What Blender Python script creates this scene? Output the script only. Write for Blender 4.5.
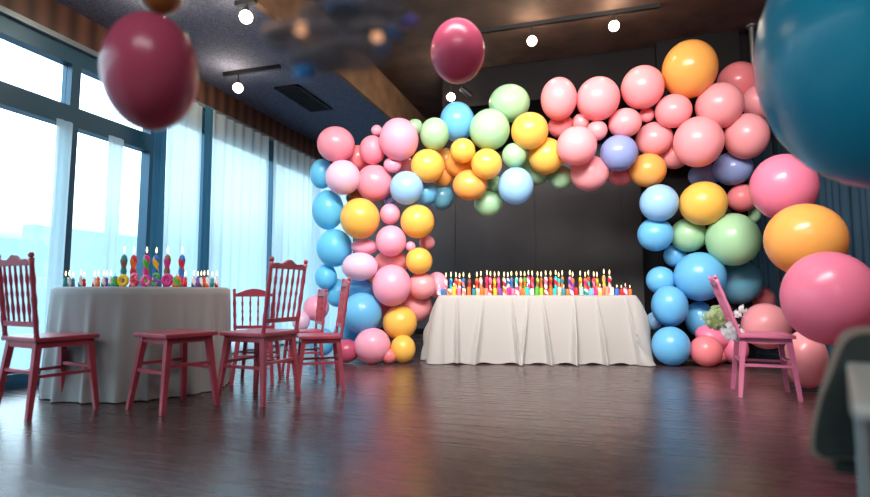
import bpy, bmesh, math, random
from mathutils import Vector, Matrix
R = math.radians
S = bpy.context.scene
COL = S.collection
for o in list(bpy.data.objects): bpy.data.objects.remove(o)

# ------------------------------------------------------------------ camera
FPX = 520.0; YAW = R(16.6); PIT = R(4.78); H = 0.8
cam_d = bpy.data.cameras.new('camera'); cam = bpy.data.objects.new('camera', cam_d); COL.objects.link(cam)
cam.location = (0, 0, H); cam.rotation_euler = (R(90) + PIT, 0, YAW)
cam_d.sensor_width = 36; cam_d.lens = FPX / 870 * 36; cam_d.clip_start = 0.05
cam_d.dof.use_dof = True; cam_d.dof.focus_distance = 5.4; cam_d.dof.aperture_fstop = 0.95
S.camera = cam
# ------------------------------------------------------------------ world, light, exposure
S.view_settings.view_transform = 'Standard'; S.view_settings.look = 'None'
S.view_settings.exposure = 0.3; S.view_settings.gamma = 1; S.view_settings.use_curve_mapping = False
W = bpy.data.worlds.new('daylight'); S.world = W; W.use_nodes = True
nt = W.node_tree; bg = nt.nodes['Background']
tc = nt.nodes.new('ShaderNodeTexCoord'); sp = nt.nodes.new('ShaderNodeSeparateXYZ'); rp = nt.nodes.new('ShaderNodeValToRGB')
nt.links.new(tc.outputs['Generated'], sp.inputs[0])
mr = nt.nodes.new('ShaderNodeMapRange'); mr.inputs[1].default_value = -1; mr.inputs[2].default_value = 1
nt.links.new(sp.outputs['Z'], mr.inputs[0]); nt.links.new(mr.outputs[0], rp.inputs[0]); nt.links.new(rp.outputs[0], bg.inputs[0])
e = rp.color_ramp.elements
e[0].position = 0.0; e[0].color = (0.05, 0.09, 0.12, 1)
e[1].position = 0.47; e[1].color = (0.09, 0.12, 0.135, 1)
for p, c in ((0.54, (0.15, 0.185, 0.20, 1)), (0.58, (0.72, 0.9, 1.0, 1)), (1.0, (0.6, 0.84, 1.0, 1))):
    n = e.new(p); n.color = c
bg.inputs[1].default_value = 4.6

def area(name, loc, target, sx, sy, power, color):
    l = bpy.data.lights.new(name, 'AREA'); l.shape = 'RECTANGLE'; l.size = sx; l.size_y = sy; l.energy = power; l.color = color
    o = bpy.data.objects.new(name, l); COL.objects.link(o); o.location = loc
    o.rotation_euler = (Vector(target) - Vector(loc)).to_track_quat('-Z', 'Y').to_euler(); return o
lr = area('added_fill_arch', (-0.3, 2.2, 3.9), (-0.5, 6.2, 1.5), 3.4, 1.0, 235, (1.0, 0.96, 0.93)); lr.data.spread = R(100)  # added fill above the frame to brighten the arch, not a room fixture
area('added_fill_behind', (0.4, -2.6, 3.6), (-0.4, 5, 1.0), 3.5, 1.2, 110, (1.0, 0.95, 0.92))  # added weak ambient fill from behind the camera, stands for no real lamp
area('added_fill_warm', (-0.4, 3.9, 3.85), (-0.6, 6.0, 0.9), 1.8, 0.3, 14, (1.0, 0.86, 0.72))  # small warm fill, added out of frame in front of the arch
def portal(y0, y1):
    l = bpy.data.lights.new('window_portal', 'AREA'); l.shape = 'RECTANGLE'; l.size = y1 - y0; l.size_y = 3.0; l.cycles.is_portal = True
    o = bpy.data.objects.new('window_portal', l); COL.objects.link(o); o.location = (-4.62, (y0 + y1) / 2, 1.5)
    o.rotation_euler = Vector((1, 0, 0)).to_track_quat('-Z', 'Z').to_euler()
portal(-3.4, 1.8); portal(1.9, 9.4)

# ------------------------------------------------------------------ geometry of view -> places
r_ = Vector((math.cos(YAW), math.sin(YAW), 0)); fh = Vector((-math.sin(YAW), math.cos(YAW), 0))
f_ = fh * math.cos(PIT) + Vector((0, 0, math.sin(PIT))); u_ = -fh * math.sin(PIT) + Vector((0, 0, math.cos(PIT)))
C0 = Vector((0, 0, H))
def ray(px, py): return f_ + r_ * ((px - 435) / FPX) + u_ * ((248.5 - py) / FPX)
def at(px, py, d): return C0 + ray(px, py) * d
def onz(px, py, z):
    d = ray(px, py); return C0 + d * ((z - H) / d.z)
def hz(xc, zc, z=0.0):
    v = r_ * xc + fh * zc; return Vector((v.x, v.y, z))

# ------------------------------------------------------------------ materials
def lin(h):
    v = [int(h[i:i + 2], 16) / 255 for i in (0, 2, 4)]
    return tuple((c / 12.92 if c <= .04045 else ((c + .055) / 1.055) ** 2.4) for c in v) + (1,)
def mat(name, col, rough=0.5, metal=0, spec=0.5, **k):
    m = bpy.data.materials.new(name); m.use_nodes = True; b = m.node_tree.nodes['Principled BSDF']
    b.inputs['Base Color'].default_value = lin(col) if isinstance(col, str) else col
    b.inputs['Roughness'].default_value = rough; b.inputs['Metallic'].default_value = metal
    b.inputs['Specular IOR Level'].default_value = spec
    if 'emit' in k:
        b.inputs['Emission Color'].default_value = lin(k['ecol']) if 'ecol' in k else b.inputs['Base Color'].default_value
        b.inputs['Emission Strength'].default_value = k['emit']
    if 'coat' in k: b.inputs['Coat Weight'].default_value = k['coat']; b.inputs['Coat Roughness'].default_value = 0.08
    return m
def noise_col(m, c1, c2, scale=(5, 5, 5), detail=4, bump=0.0, bscale=None):
    t = m.node_tree; b = t.nodes['Principled BSDF']
    tc = t.nodes.new('ShaderNodeTexCoord'); mp = t.nodes.new('ShaderNodeMapping'); mp.inputs['Scale'].default_value = scale
    n = t.nodes.new('ShaderNodeTexNoise'); n.inputs['Scale'].default_value = 1; n.inputs['Detail'].default_value = detail
    r = t.nodes.new('ShaderNodeValToRGB'); r.color_ramp.elements[0].position = .3; r.color_ramp.elements[1].position = .7
    r.color_ramp.elements[0].color = lin(c1); r.color_ramp.elements[1].color = lin(c2)
    t.links.new(tc.outputs['Object'], mp.inputs[0]); t.links.new(mp.outputs[0], n.inputs[0]); t.links.new(n.outputs[0], r.inputs[0])
    t.links.new(r.outputs[0], b.inputs['Base Color'])
    if bump:
        bp = t.nodes.new('ShaderNodeBump'); bp.inputs['Strength'].default_value = bump; bp.inputs['Distance'].default_value = .02
        t.links.new(n.outputs[0], bp.inputs['Height']); t.links.new(bp.outputs[0], b.inputs['Normal'])
    return m
def translucent_mix(m, fac, col):
    t = m.node_tree; b = t.nodes['Principled BSDF']; out = t.nodes['Material Output']
    tr = t.nodes.new('ShaderNodeBsdfTranslucent'); tr.inputs[0].default_value = lin(col) if isinstance(col, str) else col
    mx = t.nodes.new('ShaderNodeMixShader'); mx.inputs[0].default_value = fac
    t.links.new(b.outputs[0], mx.inputs[1]); t.links.new(tr.outputs[0], mx.inputs[2]); t.links.new(mx.outputs[0], out.inputs[0])
    return m, mx
def floor_mat():
    m = mat('dark wood planks', '4a322c', .3, spec=.9); t = m.node_tree; b = t.nodes['Principled BSDF']
    tc = t.nodes.new('ShaderNodeTexCoord'); br = t.nodes.new('ShaderNodeTexBrick')
    br.inputs['Scale'].default_value = 1; br.inputs['Brick Width'].default_value = 1.3; br.inputs['Row Height'].default_value = .11
    br.inputs['Mortar Size'].default_value = .002; br.inputs['Bias'].default_value = 0
    br.inputs['Color1'].default_value = lin('4e3a3c'); br.inputs['Color2'].default_value = lin('624a48'); br.inputs['Mortar'].default_value = lin('1c1210')
    mp = t.nodes.new('ShaderNodeMapping'); mp.inputs['Scale'].default_value = (1.6, 34, 1)
    n = t.nodes.new('ShaderNodeTexNoise'); n.inputs['Scale'].default_value = 1; n.inputs['Detail'].default_value = 6
    mx = t.nodes.new('ShaderNodeMix'); mx.data_type = 'RGBA'; mx.blend_type = 'MULTIPLY'; mx.inputs[0].default_value = .75
    r = t.nodes.new('ShaderNodeValToRGB'); r.color_ramp.elements[0].position = .3; r.color_ramp.elements[1].position = .75
    r.color_ramp.elements[0].color = (.4, .36, .35, 1); r.color_ramp.elements[1].color = (1, .95, .9, 1)
    t.links.new(tc.outputs['Object'], br.inputs[0]); t.links.new(tc.outputs['Object'], mp.inputs[0]); t.links.new(mp.outputs[0], n.inputs[0])
    t.links.new(n.outputs[0], r.inputs[0]); t.links.new(br.outputs[0], mx.inputs[6]); t.links.new(r.outputs[0], mx.inputs[7])
    t.links.new(mx.outputs[2], b.inputs['Base Color'])
    rr = t.nodes.new('ShaderNodeMapRange'); rr.inputs[3].default_value = .19; rr.inputs[4].default_value = .34
    t.links.new(n.outputs[0], rr.inputs[0]); t.links.new(rr.outputs[0], b.inputs['Roughness'])
    bp = t.nodes.new('ShaderNodeBump'); bp.inputs['Strength'].default_value = .08; bp.inputs['Distance'].default_value = .01
    t.links.new(n.outputs[0], bp.inputs['Height']); t.links.new(bp.outputs[0], b.inputs['Normal'])
    return m
def plank_mat():
    m = mat('brown vertical boards', '6a4033', .45); t = m.node_tree; b = t.nodes['Principled BSDF']
    tc = t.nodes.new('ShaderNodeTexCoord'); w = t.nodes.new('ShaderNodeTexWave'); w.bands_direction = 'Y'
    w.inputs['Scale'].default_value = 1.6; w.inputs['Distortion'].default_value = 1.5; w.inputs['Detail'].default_value = 3
    r = t.nodes.new('ShaderNodeValToRGB'); r.color_ramp.elements[0].color = lin('3a2620'); r.color_ramp.elements[1].color = lin('66463a')
    t.links.new(tc.outputs['Object'], w.inputs[0]); t.links.new(w.outputs[0], r.inputs[0]); t.links.new(r.outputs[0], b.inputs['Base Color'])
    return m
M = {}
M['floor'] = floor_mat(); M['planks'] = plank_mat()
M['soffit'] = noise_col(mat('speckled acoustic plaster', '4a5a72', .9), '3e465a', '6a7088', (60, 60, 60), 3, .8)
M['ceil'] = noise_col(mat('brown plaster ceiling', '4c3a34', .85), '3c2d28', '57433a', (3, 3, 3), 6, .2)
M['ochre'] = noise_col(mat('ochre plaster side', '7a5a40', .8), '6a4c36', '86664a', (4, 4, 4), 4)
M['backwall'] = noise_col(mat('charcoal wall panels', '4e494b', .6), '4e484a', '5c5658', (1.2, 1.2, 1.2), 2)
M['dark'] = mat('near black paint', '131012', .8, spec=.2)
M['vent'] = mat('dark vent metal', '10131c', .9, 0)
M['frame'] = mat('blue grey window metal', '2a566f', .4, .3)
M['wallside'] = mat('grey blue side wall', '343a44', .7)
M['rail'] = mat('pale rail', '7d8d98', .4, .5)
M['chrome'] = mat('brushed steel', 'a8a8a8', .3, .9)
M['pink_wood'] = noise_col(mat('rose painted wood', 'a43e50', .38), '983647', 'b04858', (6, 6, 6), 3)
M['pink_wood2'] = noise_col(mat('dusty pink painted wood', 'cc6f90', .4), 'c26486', 'd67b9a', (6, 6, 6), 3)
M['wood_dark'] = mat('brown table wood', '4a3024', .5)
M['black'] = mat('black fixture', '0d0d0f', .4)
M['bulb'] = mat('glowing bulb', 'ffffff', .3, emit=14, ecol='ffe6c8')
M['flame'] = mat('candle flame', 'ffdf9a', .5, emit=2.6, ecol='ffe2a0')
M['wick'] = mat('black wick', '1a1512', .9)
M['outside'] = mat('pale concrete', '9fb4bd', .9)
def cloth_mat(name, c):
    m = mat(name, c, .8, spec=.2); m.node_tree.nodes['Principled BSDF'].inputs['Sheen Weight'].default_value = .3
    return noise_col(m, c, c, (90, 90, 90), 2, .12)
M['cloth'] = cloth_mat('white linen', 'a9a4a0'); M['cloth2'] = cloth_mat('grey white linen', '989899')
M['sheer'], mx = translucent_mix(mat('sheer white voile', 'd4e4ea', .9, spec=.1), .6, 'c4dee6')
t = M['sheer'].node_tree; tp = t.nodes.new('ShaderNodeBsdfTransparent'); m2 = t.nodes.new('ShaderNodeMixShader')
m2.inputs[0].default_value = .1
t.links.new(mx.outputs[0], m2.inputs[1]); t.links.new(tp.outputs[0], m2.inputs[2]); t.links.new(m2.outputs[0], t.nodes['Material Output'].inputs[0])
M['drape'], _ = translucent_mix(mat('steel blue drape', '33627c', .8, spec=.1), .3, '447a98')
M['drape_dark'] = mat('dark blue drape', '3a5468', .85, spec=.1)
g = bpy.data.materials.new('window glass'); g.use_nodes = True; t = g.node_tree; t.nodes.remove(t.nodes['Principled BSDF'])
a = t.nodes.new('ShaderNodeBsdfTransparent'); a.inputs[0].default_value = (.93, .98, 1, 1); b = t.nodes.new('ShaderNodeBsdfGlossy'); b.inputs['Roughness'].default_value = .02
mxx = t.nodes.new('ShaderNodeMixShader'); mxx.inputs[0].default_value = .05
t.links.new(a.outputs[0], mxx.inputs[1]); t.links.new(b.outputs[0], mxx.inputs[2]); t.links.new(mxx.outputs[0], t.nodes['Material Output'].inputs[0]); M['glass'] = g
def tulle(name, c):
    m, mx = translucent_mix(mat(name, c, .6), .5, c); t = m.node_tree
    tp = t.nodes.new('ShaderNodeBsdfTransparent'); m2 = t.nodes.new('ShaderNodeMixShader'); m2.inputs[0].default_value = .3
    t.links.new(mx.outputs[0], m2.inputs[1]); t.links.new(tp.outputs[0], m2.inputs[2]); t.links.new(m2.outputs[0], t.nodes['Material Output'].inputs[0]); return m
M['tulle_w'] = tulle('white tulle', 'fafdff'); M['tulle_g'] = tulle('pale green tulle', 'd6e6b8')

# ------------------------------------------------------------------ mesh helpers
def obj(name, bm, m, parent=None, smooth=False, loc=None):
    me = bpy.data.meshes.new(name); bm.normal_update(); bm.to_mesh(me); bm.free()
    if smooth:
        for p in me.polygons: p.use_smooth = True
    me.materials.append(m)
    o = bpy.data.objects.new(name, me); COL.objects.link(o)
    if parent: o.parent = parent
    if loc is not None: o.location = loc
    return o
def tag(o, label, cat=None, group=None, kind=None):
    if label: o['label'] = label
    if cat: o['category'] = cat
    if group: o['group'] = group
    if kind: o['kind'] = kind
    return o
def empty(name, loc, label, cat, group=None, rz=0):
    o = bpy.data.objects.new(name, None); COL.objects.link(o); o.location = loc; o.rotation_euler = (0, 0, rz); o.empty_display_size = .1
    return tag(o, label, cat, group)
def struct(name, bm, m, parent=None):
    o = obj(name, bm, m, parent)
    if not parent: o['kind'] = 'structure'
    return o
def box(bm, x0, x1, y0, y1, z0, z1, bev=0):
    r = bmesh.ops.create_cube(bm, size=1)
    vs = r['verts']
    for v in vs: v.co = Vector(((x0 + x1) / 2 + v.co.x * (x1 - x0), (y0 + y1) / 2 + v.co.y * (y1 - y0), (z0 + z1) / 2 + v.co.z * (z1 - z0)))
    if bev:
        es = {e for v in vs for e in v.link_edges}
        bmesh.ops.bevel(bm, geom=list(es), offset=bev, segments=2, affect='EDGES', profile=.7)
def bx(*a, bev=0):
    bm = bmesh.new(); box(bm, *a, bev=bev); return bm
def bar(bm, p0, p1, w0, w1=None, sides=4, twist=0):
    """tapered bar from p0 to p1, half sizes w0 -> w1"""
    w1 = w1 or w0; p0 = Vector(p0); p1 = Vector(p1); d = (p1 - p0).normalized()
    a = Vector((1, 0, 0)) if abs(d.x) < .7 else Vector((0, 1, 0)); s = d.cross(a).normalized(); tt = d.cross(s)
    rings = []
    for p, w in ((p0, w0), (p1, w1)):
        ring = []
        for k in range(sides):
            an = 2 * math.pi * (k + .5) / sides + twist; q = w * (1.414 if sides == 4 else 1)
            ring.append(bm.verts.new(p + s * math.cos(an) * q + tt * math.sin(an) * q))
        rings.append(ring)
    for k in range(sides): bm.faces.new((rings[0][k], rings[0][(k + 1) % sides], rings[1][(k + 1) % sides], rings[1][k]))
    bm.faces.new(rings[0][::-1]); bm.faces.new(rings[1])
def lathe(prof, n=16, bm=None, off=(0, 0, 0)):
    bm = bm or bmesh.new(); rings = []
    for (r, z) in prof:
        if r < 1e-5: rings.append([bm.verts.new((off[0], off[1], off[2] + z))])
        else: rings.append([bm.verts.new((off[0] + r * math.cos(2 * math.pi * k / n), off[1] + r * math.sin(2 * math.pi * k / n), off[2] + z)) for k in range(n)])
    for a, b in zip(rings, rings[1:]):
        if len(a) == 1 and len(b) == 1: continue
        for k in range(n):
            k2 = (k + 1) % n
            if len(a) == 1: bm.faces.new((a[0], b[k2], b[k]))
            elif len(b) == 1: bm.faces.new((a[k], a[k2], b[0]))
            else: bm.faces.new((a[k], a[k2], b[k2], b[k]))
    return bm
def tube(pts, r, n=10, bm=None):
    bm = bm or bmesh.new()
    rings = []; pts = [Vector(p) for p in pts]; rs = r if isinstance(r, (list, tuple)) else [r] * len(pts)
    for i, p in enumerate(pts):
        d = (pts[min(i + 1, len(pts) - 1)] - pts[max(i - 1, 0)]).normalized()
        a = Vector((0, 1, 0)) if abs(d.y) < .8 else Vector((1, 0, 0)); s = d.cross(a).normalized(); tt = d.cross(s)
        rings.append([bm.verts.new(p + (s * math.cos(2 * math.pi * k / n) + tt * math.sin(2 * math.pi * k / n)) * rs[i]) for k in range(n)])
    for a, b in zip(rings, rings[1:]):
        for k in range(n): bm.faces.new((a[k], a[(k + 1) % n], b[(k + 1) % n], b[k]))
    bm.faces.new(rings[0][::-1]); bm.faces.new(rings[-1]); return bm
def copy_tree(o, parent=None):
    c = o.copy(); COL.objects.link(c)
    if parent: c.parent = parent
    for ch in list(o.children): copy_tree(ch, c)
    return c

# ------------------------------------------------------------------ setting
XL = -4.6; XR = 2.95; YB = 9.6; YF = -4.0; ZS = 3.44; ZC = 4.0; XS = -2.91; T = .15
struct('floor', bx(XL - T, XR + T, YF - T, YB + T, -.12, 0), M['floor'])
struct('ceiling', bx(XS + .06, XR + T, YF - T, YB + T, ZC, ZC + .12), M['ceil'])
struct('trim_1', bx(XL - T, XS, YF - T, YB + T, ZS, ZS + .1), M['soffit'])          # lowered soffit by the windows
struct('trim_2', bx(XS, XS + .06, YF - T, YB + T, ZS, ZC + .12), M['ochre'])
struct('trim_3', bx(-2.0, XR, 7.1, YB, 3.45, ZC), M['dark'])                  # dark bulkhead over the stage
bm = bmesh.new()
xs = [XL - T, -3.95, -2.45, -.94, .57, 2.08, XR + T]
for a, b in zip(xs, xs[1:]): box(bm, a + .008, b - .008, YB, YB + T, 0, ZC + .1)
box(bm, XL - T, XR + T, YB + .03, YB + T + .05, 0, ZC + .1)
struct('wall_back', bm, M['backwall'])
struct('wall_front', bx(XL - T, XR + T, YF - T, YF, 0, ZC + .1), M['wallside'])
struct('wall_right', bx(XR, XR + T, YF, YB, 0, ZC + .1), M['wallside'])
bm = bmesh.new(); box(bm, XL - T, XL, YF, YB, 3.1, ZS); struct('wall_left', bm, M['planks'])
struct('wall_left_pillar', bx(XL - T, XL, YF, -3.4, 0, 3.1), M['wallside'])
struct('trim_4', bx(.88, 1.82, 6.95, YB, 0, ZC), M['dark'])                         # dark pillar behind the arch
struct('baseboard_back', bx(XL, .88, YB - .02, YB, 0, .1), M['dark'])
# windows in the left wall
ys = [-3.4, -2.5, -1.6, -.7, .2, 1.0, 1.85, 2.72, 3.59, 4.52, 5.39, 6.82, 8.2, YB]
for i, (a, b) in enumerate(zip(ys, ys[1:])):
    bm = bmesh.new(); w = .045
    box(bm, XL - .12, XL, a - w * (i > 0) * 0, a + w, 0, 3.1); box(bm, XL - .12, XL, b - w, b, 0, 3.1)
    zh = 2.93 if a < 4.5 else 2.82
    if a < 4.5: box(bm, XL - .12, XL, a + w, b - w, 2.34, 2.53)
    box(bm, XL - .12, XL, a + w, b - w, zh, 3.1); box(bm, XL - .12, XL, a + w, b - w, 0, .12)
    wn = struct('window_%d' % (i + 1), bm, M['frame'])
    struct('pane', bx(XL - .07, XL - .06, a + w, b - w, .12, 2.34 if a < 4.5 else zh), M['glass'], wn)
    if a < 4.5: struct('transom_pane', bx(XL - .07, XL - .06, a + w, b - w, 2.53, 2.93), M['glass'], wn)
struct('trim_5', bx(XL, XL + .05, YF, YB, 3.08, 3.13), M['rail'])                  # curtain rail
# outside
bm = bmesh.new(); box(bm, -26, -25, 2, 46, -3, 3.2); box(bm, -25.9, -25.2, 18, 30, 3.2, 4.0)
tag(obj('low_building', bm, M['outside']), 'pale low building seen hazily through the windows behind the left chair', 'building')

# vent in the soffit
v = empty('ceiling_vent', (0, 0, 0), 'dark rectangular louvred air vent set in the lowered ceiling above the windows', 'vent')
pA = onz(275, 87, ZS); pB = onz(299, 85, ZS); pC = onz(332, 108, ZS); pD = onz(310, 111, ZS)
x0 = (pA.x + pD.x) / 2; x1 = (pB.x + pC.x) / 2; y0 = min(pA.y, pB.y); y1 = max(pC.y, pD.y)
v.location = ((x0 + x1) / 2, (y0 + y1) / 2, ZS); hx = abs(x1 - x0) / 2; hy = (y1 - y0) / 2
bm = bmesh.new()
for a in ((-hx, hx, -hy, -hy + .04), (-hx, hx, hy - .04, hy), (-hx, -hx + .04, -hy, hy), (hx - .04, hx, -hy, hy)): box(bm, *a, -.02, 0)
box(bm, -hx, hx, -hy, hy, -.004, -.001); obj('vent_frame', bm, M['vent'], v)
bm = bmesh.new(); n = 14
for k in range(n):
    x = -hx + .04 + (2 * hx - .08) * (k + .5) / n; bar(bm, (x, -hy + .04, -.01), (x, hy - .04, -.01), .006)
obj('louvre', bm, M['vent'], v)

# ------------------------------------------------------------------ curtains
def curtain(name, y0, y1, z0, z1, pitch, amp, m, label, cat='curtain', x=XL + .12, seed=0, group=None):
    rnd = random.Random(seed); n = int((y1 - y0) / pitch * 10); bm = bmesh.new(); cols = []
    ph = [rnd.uniform(-.8, .8) for _ in range(200)]
    for i in range(n + 1):
        t = i / n; y = y0 + (y1 - y0) * t; a = t * (y1 - y0) / pitch
        off = amp * math.sin(2 * math.pi * a + .6 * math.sin(a * 1.7 + seed)) * (1 + .4 * math.sin(a * .9 + seed)); top = off * .7
        c = []
        for j in range(9):
            s = j / 8; c.append(bm.verts.new((x + top * (1 - s) + off * s + .01 * math.sin(a * 2 + s * 3), y, z1 + (z0 - z1) * s)))
        cols.append(c)
    for a, b in zip(cols, cols[1:]):
        for j in range(8): bm.faces.new((a[j], b[j], b[j + 1], a[j + 1]))
    o = obj(name, bm, m, smooth=True); o.name = name
    return tag(o, label, cat, group)
G = 'curtains along the windows'
curtain('sheer_curtain', 4.56, 5.12, .02, 3.06, .19, .03, M['sheer'], 'white sheer curtain right of the candle-topped round table, nearest full length panel', seed=1, group=G)
curtain('sheer_curtain', 5.24, 6.5, .02, 3.06, .19, .03, M['sheer'], 'wide white sheer curtain in the middle of the window wall', seed=2, group=G)
curtain('sheer_curtain', 6.6, 9.4, .02, 3.06, .19, .03, M['sheer'], 'white sheer curtain in the far corner beside the blue balloons', seed=3, group=G)
curtain('sheer_curtain', 3.86, 4.04, .02, 2.33, .1, .015, M['sheer'], 'narrow sheer curtain strip on the pane behind the round table', seed=4, group=G)
curtain('sheer_curtain', 3.34, 3.5, .02, 2.33, .1, .015, M['sheer'], 'narrow sheer curtain strip at the left of the thick window mullion', seed=5, group=G)
curtain('blue_drape', 4.36, 4.54, .02, 3.06, .07, .018, M['drape'], 'steel blue drape hanging behind the tall candles of the round table', seed=6, x=XL + .16, group=G)
curtain('blue_drape', 5.1, 5.26, .02, 3.06, .06, .018, M['drape'], 'narrow blue drape between the two brightest sheer curtains', seed=7, x=XL + .16, group=G)
# right side drapes
curtain('blue_drape', 6.2, 9.4, .02, 3.6, .2, .03, M['drape_dark'], 'dark blue drape on the right wall behind the big balloons', seed=8, x=XR - .08)
def drape_x(x0, x1, y, z1, label):
    bm = bmesh.new(); cols = []; n = 60
    for i in range(n + 1):
        t = i / n; x = x0 + (x1 - x0) * t; c = [bm.verts.new((x, y + .03 * math.sin(t * (x1 - x0) / .13 * 6.28) * (.7 + .3 * s), z1 * (1 - s) + .02 * s)) for s in (0, .33, .66, 1)]; cols.append(c)
    for a, b in zip(cols, cols[1:]):
        for j in range(3): bm.faces.new((a[j], b[j], b[j + 1], a[j + 1]))
    return tag(obj('blue_drape', bm, M['drape_dark'], smooth=True), label, 'curtain')
drape_x(1.95, 2.85, YB - .1, 3.4, 'dark blue drape on the back wall right of the arch')
tag(obj('steel_pole', lathe([(0, 2.95), (.03, 2.95), (.03, 3.96), (.06, 3.97), (.06, 4.0), (0, 4.0)], 16), M['chrome'], smooth=False, loc=(1.93, 6.85, 0)),
    'slim silver pole hanging from the ceiling beside the dark pillar at the upper right', 'pole')

# ------------------------------------------------------------------ track lights
def track(name, p0, p1, z, label, bulbs, drop=.14, group='ceiling track lights'):
    c = (p0 + p1) / 2; c.z = z; t_ = empty(name, c, label, 'track light', group)
    bm = bmesh.new(); box(bm, p0.x - c.x, p1.x - c.x, -.02, .02, -.045, 0); obj('track', bm, M['black'], t_)
    for bp in bulbs:
        x = bp.x - c.x; L = z - bp.z
        bm = bmesh.new(); bar(bm, (x, 0, -.04), (x, 0, -L + .07), .008, sides=8); bm = lathe([(0, .09), (.022, .09), (.03, .03), (0, .03)], 12, bm, (x, 0, -L)); obj('lamp_holder', bm, M['black'], t_)
        l = bpy.data.lights.new('bulb_light', 'POINT'); l.energy = 8; l.color = (1, .78, .55); l.shadow_soft_size = .07
        lo_ = bpy.data.objects.new('bulb_light', l); COL.objects.link(lo_); lo_.parent = t_; lo_.location = (x, -.14, -L)
        obj('bulb', lathe([(.058 * math.sin(R(a)), -.058 * math.cos(R(a))) for a in range(0, 181, 15)], 20), M['bulb'], t_, True, (x, 0, -L))
    return t_
# far track across the brown ceiling
q = onz(532, 24, ZC - .02); Yt = q.y
def ony(px, py, y):
    d = ray(px, py); return C0 + d * (y / d.y)
track('track_light', ony(432, 44, Yt), ony(660, 2, Yt), ZC, 'long black ceiling track with two round glowing bulbs above the arch', [ony(532, 41, Yt), ony(614, 26, Yt)])
q = onz(250, 69, ZS); track('track_light', ony(224, 74, q.y), ony(280, 65, q.y), ZS, 'short black ceiling track with one round bulb near the vent', [ony(238, 88, q.y)])
q = onz(246, 0, ZS); track('track_light', ony(236, 0, q.y), ony(256, 0, q.y), ZS, 'short black ceiling fixture with round bulb at the top left of the ceiling', [ony(246, 17, q.y)])
q = onz(157, 0, ZS); track('track_light', ony(147, 0, q.y), ony(167, 0, q.y), ZS, 'glowing round bulb just above the blurred rose balloon', [ony(158, 16, q.y)])
Yb = 5.0
tl = track('track_light', ony(438, 84, 6.9), ony(474, 84, 6.9), ZC, 'small black ceiling fixture with bulb and spotlight above the blue balloon', [ony(451, 97, 6.9)])
sp_ = ony(465, 92, 6.9); bm = bmesh.new(); x = sp_.x - tl.location.x; z = sp_.z - ZC
bar(bm, (x, 0, -.03), (x, 0, z + .04), .008, sides=8); bar(bm, (x - .05, -.04, z + .05), (x + .07, .05, z - .05), .04, .05, sides=12); obj('spotlight', bm, M['black'], tl)

# ------------------------------------------------------------------ balloons
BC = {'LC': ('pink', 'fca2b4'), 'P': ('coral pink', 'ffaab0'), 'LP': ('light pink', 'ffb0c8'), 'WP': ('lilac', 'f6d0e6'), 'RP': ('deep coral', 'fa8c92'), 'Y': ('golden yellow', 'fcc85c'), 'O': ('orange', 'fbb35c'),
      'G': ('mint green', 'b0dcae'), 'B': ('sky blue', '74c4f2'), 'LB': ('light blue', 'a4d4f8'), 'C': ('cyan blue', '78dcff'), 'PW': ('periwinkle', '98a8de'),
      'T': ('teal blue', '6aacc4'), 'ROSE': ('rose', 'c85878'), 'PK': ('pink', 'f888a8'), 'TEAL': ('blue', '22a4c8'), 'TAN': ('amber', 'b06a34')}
BM = {}
def bmat(k):
    if k not in BM:
        m = mat('latex ' + BC[k][0], BC[k][1], .28, spec=.45, coat=.12); c = lin(BC[k][1]); c2 = c
        m, _ = translucent_mix(m, .3 if k == 'C' else .25, c2); BM[k] = m
    return BM[k]
def balloon_mesh():
    pr = []
    for i in range(0, 29):
        a = R(180 * i / 28.0); z = math.cos(a); r = math.sin(a)
        if z < 0: z *= 1.18; r *= (1 - .06 * (-z))
        pr.append((max(r, 0) if 0 < i < 28 else (0 if i == 0 else .03), z))
    pr += [(.022, -1.2), (.03, -1.22), (.06, -1.27), (.045, -1.275), (0, -1.25)]
    return lathe(pr[::-1], 40)
_b = obj('balloon', balloon_mesh(), bmat('P'), smooth=True); BME = _b.data; bpy.data.objects.remove(_b)
BMES = {}
def place_balloon(x, y, rx, ry, k, d, label, tilt=0, knot=None, group=None, seed=0, name='balloon'):
    if k not in BMES:
        me = BME.copy(); me.materials.clear(); me.materials.append(bmat(k)); BMES[k] = me
    rnd = random.Random(seed * 7 + 3)
    o = bpy.data.objects.new(name, BMES[k]); COL.objects.link(o)
    p = at(x, y, d); cosx = math.cos(math.atan((x - 435) / FPX)); cosy = math.cos(math.atan((y - 248) / FPX))
    wx = rx * d / FPX * cosx; wy = ry * d / FPX * cosy ** .5
    zd = (C0 - p).normalized()
    xd = Vector((0, 0, 1)).cross(zd).normalized(); yd = zd.cross(xd)
    Mx = Matrix((xd, yd, zd)).transposed()
    if knot == 'down': # knot hangs down: local z up
        o.scale = (wx, wx, wy / 1.09); Mx = Matrix.Rotation(tilt, 3, zd) @ Matrix((xd, -Vector(xd).cross(Vector((0, 0, 1))), Vector((0, 0, 1)))).transposed()
    else:
        Mx = Matrix.Rotation(tilt, 3, zd) @ Mx @ Matrix.Rotation(rnd.uniform(-.25, .25), 3, 'X') @ Matrix.Rotation(rnd.uniform(-.25, .25), 3, 'Y')
        o.scale = (wx, wy, (wx + wy) / 2)
    o.rotation_euler = Mx.to_euler(); o.location = p
    return tag(o, label, 'balloon', group)
AG = 'balloons of the garland arch'
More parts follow.
